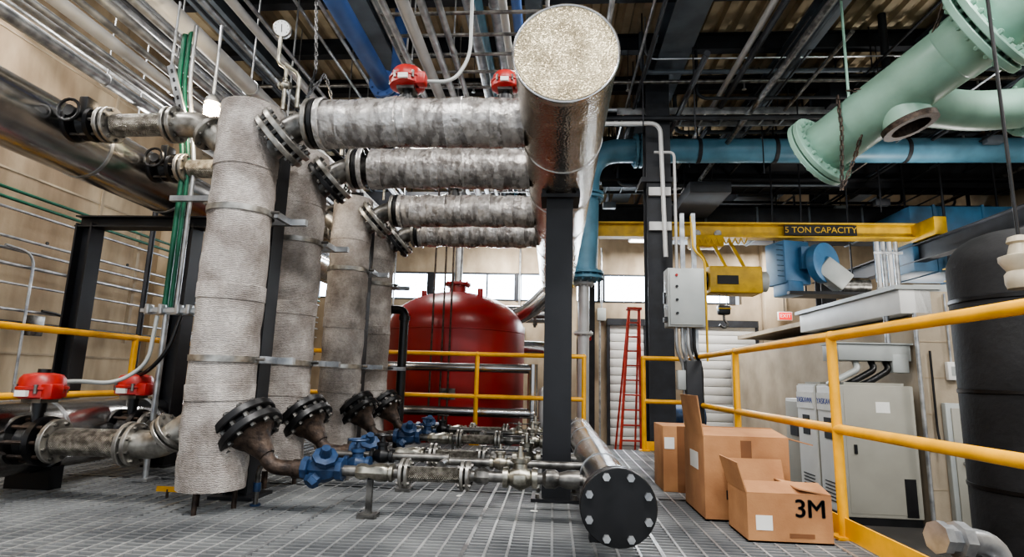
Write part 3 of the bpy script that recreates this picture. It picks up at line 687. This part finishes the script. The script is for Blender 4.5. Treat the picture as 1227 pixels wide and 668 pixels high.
b=B('crane_runway_beam');b.ibeam((.37,9.2,3.1),(.37,13.9,3.1),.2,.25,cry,.02);b.done()
b=B('crane_runway_beam');b.ibeam((6.2,7.5,3.05),(6.2,13.9,3.05),.2,.3,dark,.02);b.done()
b=B('crane_power_conduit')
for i,x in enumerate((5.40,5.50,5.60,5.70)):b.tube([(x,9.8,3.2),(x,9.8,1.9)],.036,galv if i%2 else whitep,.1)
for z in(2.4,3.0):b.box((5.55,9.75,z),(.45,.03,.04),galv)
b.done()
b=B('blue_air_duct')
b.bb((6.1,10.0,2.75),(9,11.2,3.9),blued,.02)
for x in(6.5,7.3,8.1):b.bb((x-.02,9.98,2.73),(x+.02,11.22,3.92),blued)
for x in(6.4,8):b.cyl((x,10.6,3.9),(x,10.6,5.8),.02,dark)
b.done()
b=B('yellow_support_beam');b.ibeam((6.35,9.6,2.62),(9,9.6,2.62),.2,.22,cry,.02);b.ibeam((6.35,9.9,2.3),(9,9.9,2.3),.1,.1,cry,.01)
for x in(6.6,8.2):b.cyl((x,9.9,2.3),(x,9.9,5.8),.02,dark,seg=6)
b.done()
b=B('unit_heater')
R=Matrix.Rotation(.3,3,'Z')
b.box((4.05,10.1,2.85),(.5,.5,.75),blueh,R,.02);b.box((4.0,10.0,2.4),(.3,.4,.25),blueh,R,.02)
for i in range(7):b.box((3.93,9.85,2.6+i*.09),(.36,.02,.015),blued,R)
b.lathe((4.45,9.85,2.82),(.6,-1,0),[(0,.30),(.02,.34),(.16,.34),(.18,.3),(.19,.1),(.22,.08)],blueh,28)
b.box((4.62,9.75,2.62),(.5,.3,.34),ltg,Matrix.Rotation(.7,3,'Y'),.03)
b.bb((4.15,9.75,2.72),(4.55,10.1,3.1),blueh);b.cyl((4.8,9.9,2.45),(5.25,9.9,2.45),.15,ironp);b.cyl((4.8,9.9,2.45),(4.76,9.9,2.45),.17,dark)
b.bb((3.9,9.7,2.28),(5.3,10.2,2.33),dark)
for x in(3.9,4.4,5.2):b.cyl((x,10.25,2.3),(x,10.25,5.2),.015,dark,seg=6)
b.done()
# ------------------------------------------------------------------ control panel on stand
b=B('control_panel')
b.bb((1.18,6.0,1.34),(1.56,6.22,1.96),ltg,.012);b.bb((1.20,5.985,1.36),(1.54,6.0,1.94),ltg,.006)
for z in(1.48,1.62,1.76,1.88):b.cyl((1.27,5.985,z),(1.27,5.965,z),.014,redv if z>1.8 else blk)
b.box((1.165,6.1,1.65),(.02,.04,.12),blk);b.box((1.165,6.08,1.42),(.03,.1,.05),blk)
for x in(1.40,1.52):b.box((x,6.26,1.3),(.045,.045,2.65),galv)
b.box((1.46,6.26,.01),(.2,.12,.02),galv)
for x in(1.28,1.34,1.40,1.46):b.tube([(x,6.1,1.34),(x,6.1,1.1),(x+.08,6.15,.95),(x+.08,6.15,.03)],.018,galv if x<1.42 else blk,.08)
b.box((1.44,6.1,.55),(.16,.12,.9),blks,None,.01)
b.box((1.38,6.12,.8),(.2,.1,.2),ltg,None,.01)
b.tube([(1.5,6.26,2.6),(1.5,6.2,2.2),(1.62,6.2,2.1),(1.62,6.2,1.0)],.012,cry,.1)
b.done()
# ------------------------------------------------------------------ drive cabinets
for i,(y0,y1) in enumerate(((6.82,7.36),(7.40,7.94))):
    b=B('variable_drive_cabinet')
    b.bb((3.22,y0,FL+.08),(4.02,y1,.80),cab,.012);b.bb((3.24,y0+.01,FL),(4.0,y1-.01,FL+.09),blk)
    b.bb((3.20,y0+.02,FL+.1),(3.222,y1-.02,.78),cabw,.006)
    b.bb((3.19,y0+.18,.18),(3.203,y0+.36,.42),dark);b.bb((3.185,y0+.04,.5),(3.20,y1-.04,.70),paper)
    for k in range(6):b.box((3.196,(y0+y1)/2,-.5+k*.04),(.01,.3,.012),blks)
    b.text('YASKAWA',(3.182,(y0+y1)/2,.60),.095,(X90,0,-X90),txtb,'drive_logo_text')
    if i==0:
        b.bb((3.84,y0-.006,-.6),(3.96,y0,-.2),blk);b.bb((3.26,y0-.004,FL+.12),(3.98,y0,.76),cab,.003);b.box((3.35,y0-.01,.1),(.03,.02,.1),blk)
        b.bb((3.6,y0-.006,.5),(3.75,y0-.003,.62),paper)
    b.bb((3.3,y0+.05,.80),(3.95,y1-.05,.83),cab)
    b.done()
b=B('variable_drive_cabinet')
b.bb((3.35,8.1,FL),(4.02,8.7,.6),cabw,.012);b.bb((3.33,8.14,FL+.1),(3.352,8.66,.56),cab,.005)
b.bb((3.32,8.25,.1),(3.335,8.5,.35),dark);b.done()
b=B('cable_trough')
b.bb((3.28,6.9,1.08),(4.08,7.3,1.27),ltg,.01);b.bb((3.26,6.88,1.27),(4.1,7.32,1.285),ltg)
for k,x in enumerate((3.5,3.68,3.84)):
    b.tube([(x,7.0,1.08),(x,6.93,.98),(x-.28+.02*k,6.9,.84),(x-.3,7.0,.80)],.035,blk if k else ltg,.12)
b.box((3.96,6.95,1.06),(.18,.1,.22),ltg,None,.01)
b.cyl((3.95,7.1,1.27),(3.95,7.1,1.62),.03,galv)
b.done()
b=B('electrical_conduit')
b.tube([(4.2,6.76,1.2),(4.2,6.76,.3),(4.2,6.7,.1)],.012,blk,.1);b.tube([(4.06,6.74,1.62),(4.06,6.74,1.0),(4.06,6.74,FL)],.022,galv,.1);b.done()
b=B('wall_outlet_box');b.box((4.42,6.765,.98),(.12,.06,.2),white,None,.01);b.box((4.42,6.735,.98),(.05,.01,.1),ltg);b.cyl((4.42,6.77,1.08),(4.42,6.77,1.85),.012,galv,seg=8);b.done()
b=B('exit_sign');b.bb((5.18,13.6,2.26),(5.5,13.66,2.46),white,.005);b.bb((5.2,13.59,2.28),(5.48,13.601,2.44),txtr);b.text('EXIT',(5.34,13.585,2.36),.12,(X90,0,0),paper);b.cyl((5.34,13.63,2.46),(5.34,13.63,4.05),.01,dark,seg=6);b.done()
b=B('pump_unit')
b.bb((2.2,12.4,FL),(3.3,13.2,-.3),conc);b.lathe((2.3,12.8,.05),(1,0,0),[(0,.2),(.05,.28),(.5,.28),(.55,.2),(.6,.08),(.7,.08)],bluev,24);b.lathe((3.0,12.8,.05),(1,0,0),[(0,.12),(.05,.3),(.2,.3),(.25,.14)],bluev,24)
b.tube([(3.1,12.8,.2),(3.1,12.8,1.2)],.1,teal,.1);b.done()
b=B('step_ladder')
for s1 in(0,.42):
    b.tube([(1.36+s1,12,FL),(1.60+s1*.5,12.3,2.3)],.03,redl,.05,8)
    b.tube([(1.36+s1,12.9,FL),(1.60+s1*.5,12.35,2.3)],.022,redl,.05,8)
for i in range(1,10):
    t=i/10;x0=1.36+.24*t;x1=1.78+.03*t;b.box(((x0+x1)/2,12+.3*t,FL+3.0*t),(x1-x0,.08,.03),redl)
b.bb((1.55,12.2,2.28),(1.86,12.45,2.33),redl);b.done()
b=B('fire_alarm_pull');b.box((.75,12.62,1.72),(.14,.06,.18),redv,None,.01);b.box((.75,12.585,1.72),(.08,.01,.05),paper);b.cyl((.75,12.62,1.8),(.75,12.62,4.2),.012,galv,seg=8);b.done()
# ------------------------------------------------------------------ cardboard boxes
def flap(b,p0,p1,dirv,w,m=card):
    p0=V(p0);p1=V(p1);dv=V(dirv).normalized()*w;n=(p1-p0).cross(dv).normalized()*.003;k=len(b.v)
    for q in(p0,p1,p1+dv,p0+dv):b.v.append(q-n)
    for q in(p0,p1,p1+dv,p0+dv):b.v.append(q+n)
    for f in((0,1,2,3),(7,6,5,4),(0,4,5,1),(1,5,6,2),(2,6,7,3),(3,7,4,0)):b.face(tuple(k+i for i in f),m)
def obox(b,x0,y0,x1,y1,h,open_=True):
    t=.006
    b.bb((x0,y0,.002),(x1,y0+t,h),card);b.bb((x0,y1-t,.002),(x1,y1,h),card);b.bb((x0,y0+t,.002),(x0+t,y1-t,h),card);b.bb((x1-t,y0+t,.002),(x1,y1-t,h),card);b.bb((x0,y0,.002),(x1,y1,.01),cardi)
b=B('cardboard_box')
x0,y0,x1,y1,h=.98,3.10,1.39,3.42,.235
obox(b,x0,y0,x1,y1,h)
flap(b,(x0,y0,h),(x0,y1,h),(-.25,0,.9),.15)
flap(b,(x0,y1,h),(x1-.1,y1,h),(0,.3,.9),.13);flap(b,(x1,y0,h),(x1,y1,h),(-.9,0,.15),.16);flap(b,(x0,y0,h),(x1,y0,h),(0,.9,.22),.15)
for dx,dz in((0,0),(.003,0),(-.003,0),(0,.002),(0,-.002)):
    b.text('3M',(1.285+dx,y0-.0012-abs(dx)*.05-abs(dz)*.08,.165+dz),.12,(X90,0,0),txtk,'printed_label_text',.0005)
b.bb((1.02,y0-.002,.06),(1.10,y0,.13),paper);b.bb((1.18,y0-.002,.03),(1.3,y0-.0005,.05),cardi)
b.done()
b=B('cardboard_box')
x0,y0,x1,y1,h=.88,3.52,1.36,4.02,.47
obox(b,x0,y0,x1,y1,h)
flap(b,(x0,y0,h),(x0,y1-.05,h),(-.12,0,.95),.23);flap(b,(x0,y0,h),(x1,y0,h),(0,.98,.12),.25);flap(b,(x0,y1,h),(x1,y1,h),(0,-.98,.14),.25);flap(b,(x1,y0,h),(x1,y1,h),(.8,0,-.2),.14)
b.bb((.878,3.66,.26),(.88,3.86,.36),paper);b.bb((1.09,y0-.002,.0),(1.15,y0,h-.02),cardi)
b.bb((1.0,y0-.002,.12),(1.04,y0-.0005,.17),txtk);b.done()
b=B('cardboard_box')
b.bb((.80,4.35,.002),(1.18,4.72,.46),card,.004);b.bb((.90,4.348,.0),(.96,4.35,.46),cardi);b.bb((.81,4.345,.3),(.88,4.35,.38),paper)
b.done()
# ------------------------------------------------------------------ black vessel
b=B('black_insulated_vessel')
vx,vy,vr=3.38,4.35,.43
pr=[(FL+.05,vr-.03),(FL+.08,vr),(1.66,vr)]+[(1.66+.28*math.sin(i/8*math.pi/2),max(.02,vr*math.cos(i/8*math.pi/2)**.8)) for i in range(1,9)]
b.lathe((vx,vy,0),(0,0,1),pr,blkins,44,True,.006,3)
b.cyl((vx,vy,FL),(vx,vy,FL+.06),.3,blk)
for z in(.1,.75,1.4):b.lathe((vx,vy,z),(0,0,1),[(0,vr),(.005,vr+.008),(.03,vr+.008),(.035,vr)],blk,44,False)
b.box((vx-.18,vy-.40,.36),(.1,.02,.1),paper)
b.lathe((vx-.3,vy-.35,-.05),(-.6,-1,0),[(0,.09),(.12,.09),(.14,.06),(.2,.05)],blk,20)
b.done()
b=B('pendant_bell_fitting')
b.lathe((2.66,3.4,1.35),(0,0,1),[(0,.075),(.03,.085),(.08,.085),(.1,.07),(.16,.105),(.185,.105),(.2,.06),(.26,.045),(.27,.06),(.3,.05),(.31,.02)],bellm,24)
b.cyl((2.66,3.4,1.66),(2.66,3.4,5.2),.010,blk,seg=8)
b.done()
b=B('galvanised_pipe_fitting')
b.tube([(2.05,2.95,FL),(2.05,2.95,.08),(1.82,2.88,.11)],.055,galv,.12,16)
b.lathe((1.86,2.885,.105),(-1,-.2,.1),[(0,.06),(.0,.078),(.05,.078),(.055,.06),(.1,.06),(.1,.072),(.14,.072),(.14,.05)],galv,8)
b.lathe((2.05,2.95,.03),(0,0,1),[(-.1,.06),(-.1,.08),(-.04,.08),(-.04,.06)],galv,8)
b.done()
b=B('paper_scrap')
for (x,y,w) in((-.6,3.9,.05),(-.1,3.55,.04),(.55,4.9,.05),(-.5,4.7,.04)):b.box((x,y,.006),(w,w*.5,.004),paper,Matrix.Rotation(x*3,3,'Z'))
b.done()
b=B('caution_tag');b.box((-2.33,3.5,.05),(.14,.01,.03),yel);b.cyl((-2.33,3.5,0),(-2.33,3.5,.05),.008,rust,seg=6);b.done()
# ------------------------------------------------------------------ lights
def area(loc,sx,sy,e,col=(1,.98,.955),rot=(0,0,0)):
    l=bpy.data.lights.new('added_area_lamp','AREA');l.shape='RECTANGLE';l.size=sx;l.size_y=sy;l.energy=e;l.color=col
    o=bpy.data.objects.new('added_area_light',l);o.location=loc;o.rotation_euler=rot;bpy.context.collection.objects.link(o)  # added fill light, for invented fixtures and for the windows
def fixture(x,y,z,e,s=1.2):
    b=B('added_high_bay_light');b.bb((x-s/2,y-.2,z),(x+s/2,y+.2,z+.08),white,.01);b.bb((x-s/2+.03,y-.17,z-.012),(x+s/2-.03,y+.17,z),lampp)  # invented ceiling fixture, added to light the room
    for q in(-1,1):b.cyl((x+q*s*.4,y,z+.08),(x+q*s*.4,y,5.8),.008,galv,seg=6)
    b.done();area((x,y,z-.03),s,.36,e)
for x,y,e in((-1.2,.6,260),(.7,.4,260),(-4.4,2.2,215),(4.2,1.8,245),(-4.9,4.4,150),(.6,4.9,90),(-2.4,9.9,120),(4.3,4.2,110),(-.9,12.7,130),(7.4,4.6,225)):
    fixture(x,y,4.98 if y>3 else 5.05,e)
for x,e in((2.3,140),(4.6,140),(-.9,130)):fixture(x,12.9,3.96,e)  # added downlights, tucked behind the crane beam to brighten the back wall
def uplight(x,y,z,e,sx=.9,rot=0.0,zb=None):
    b=B('added_uplight');b.bb((x-sx/2-.03,y-.18,z-.08),(x+sx/2+.03,y+.18,z-.02),dark,.01)  # invented uplight, added to brighten the deck and upper walls
    b.cyl((x,y,zb),(x,y,z-.07),.03,dark,seg=8);b.done();area((x,y,z),sx,.3,e,(1,.97,.93),(math.pi,rot,0))
uplight(5.8,8.4,2.05,75,zb=1.88);uplight(7.2,11.8,2.05,35,zb=1.88);uplight(-4.7,6.2,3.0,60,.6,0.25,zb=FL);uplight(2.7,11.66,4.37,15,zb=4.25);uplight(-2.0,11.3,4.55,20,zb=4.4)
area((0,13.9,3.0),9,.6,340,(.82,.92,1),(-X90,0,0))  # added area light boosting the daylight from the windows
l=bpy.data.lights.new('bulb','POINT');l.energy=30;l.color=(1,.82,.58);l.shadow_soft_size=.06;o=bpy.data.objects.new('bulb_light',l);o.location=(-2.62,3.86,2.70);bpy.context.collection.objects.link(o)
w=bpy.data.worlds.new('world');bpy.context.scene.world=w;w.use_nodes=True
w.node_tree.nodes['Background'].inputs[0].default_value=(.86,.93,1,1);w.node_tree.nodes['Background'].inputs[1].default_value=1.45
try:
    bpy.context.scene.view_settings.look='AgX - Medium High Contrast'
except Exception as ex: print('look',ex)
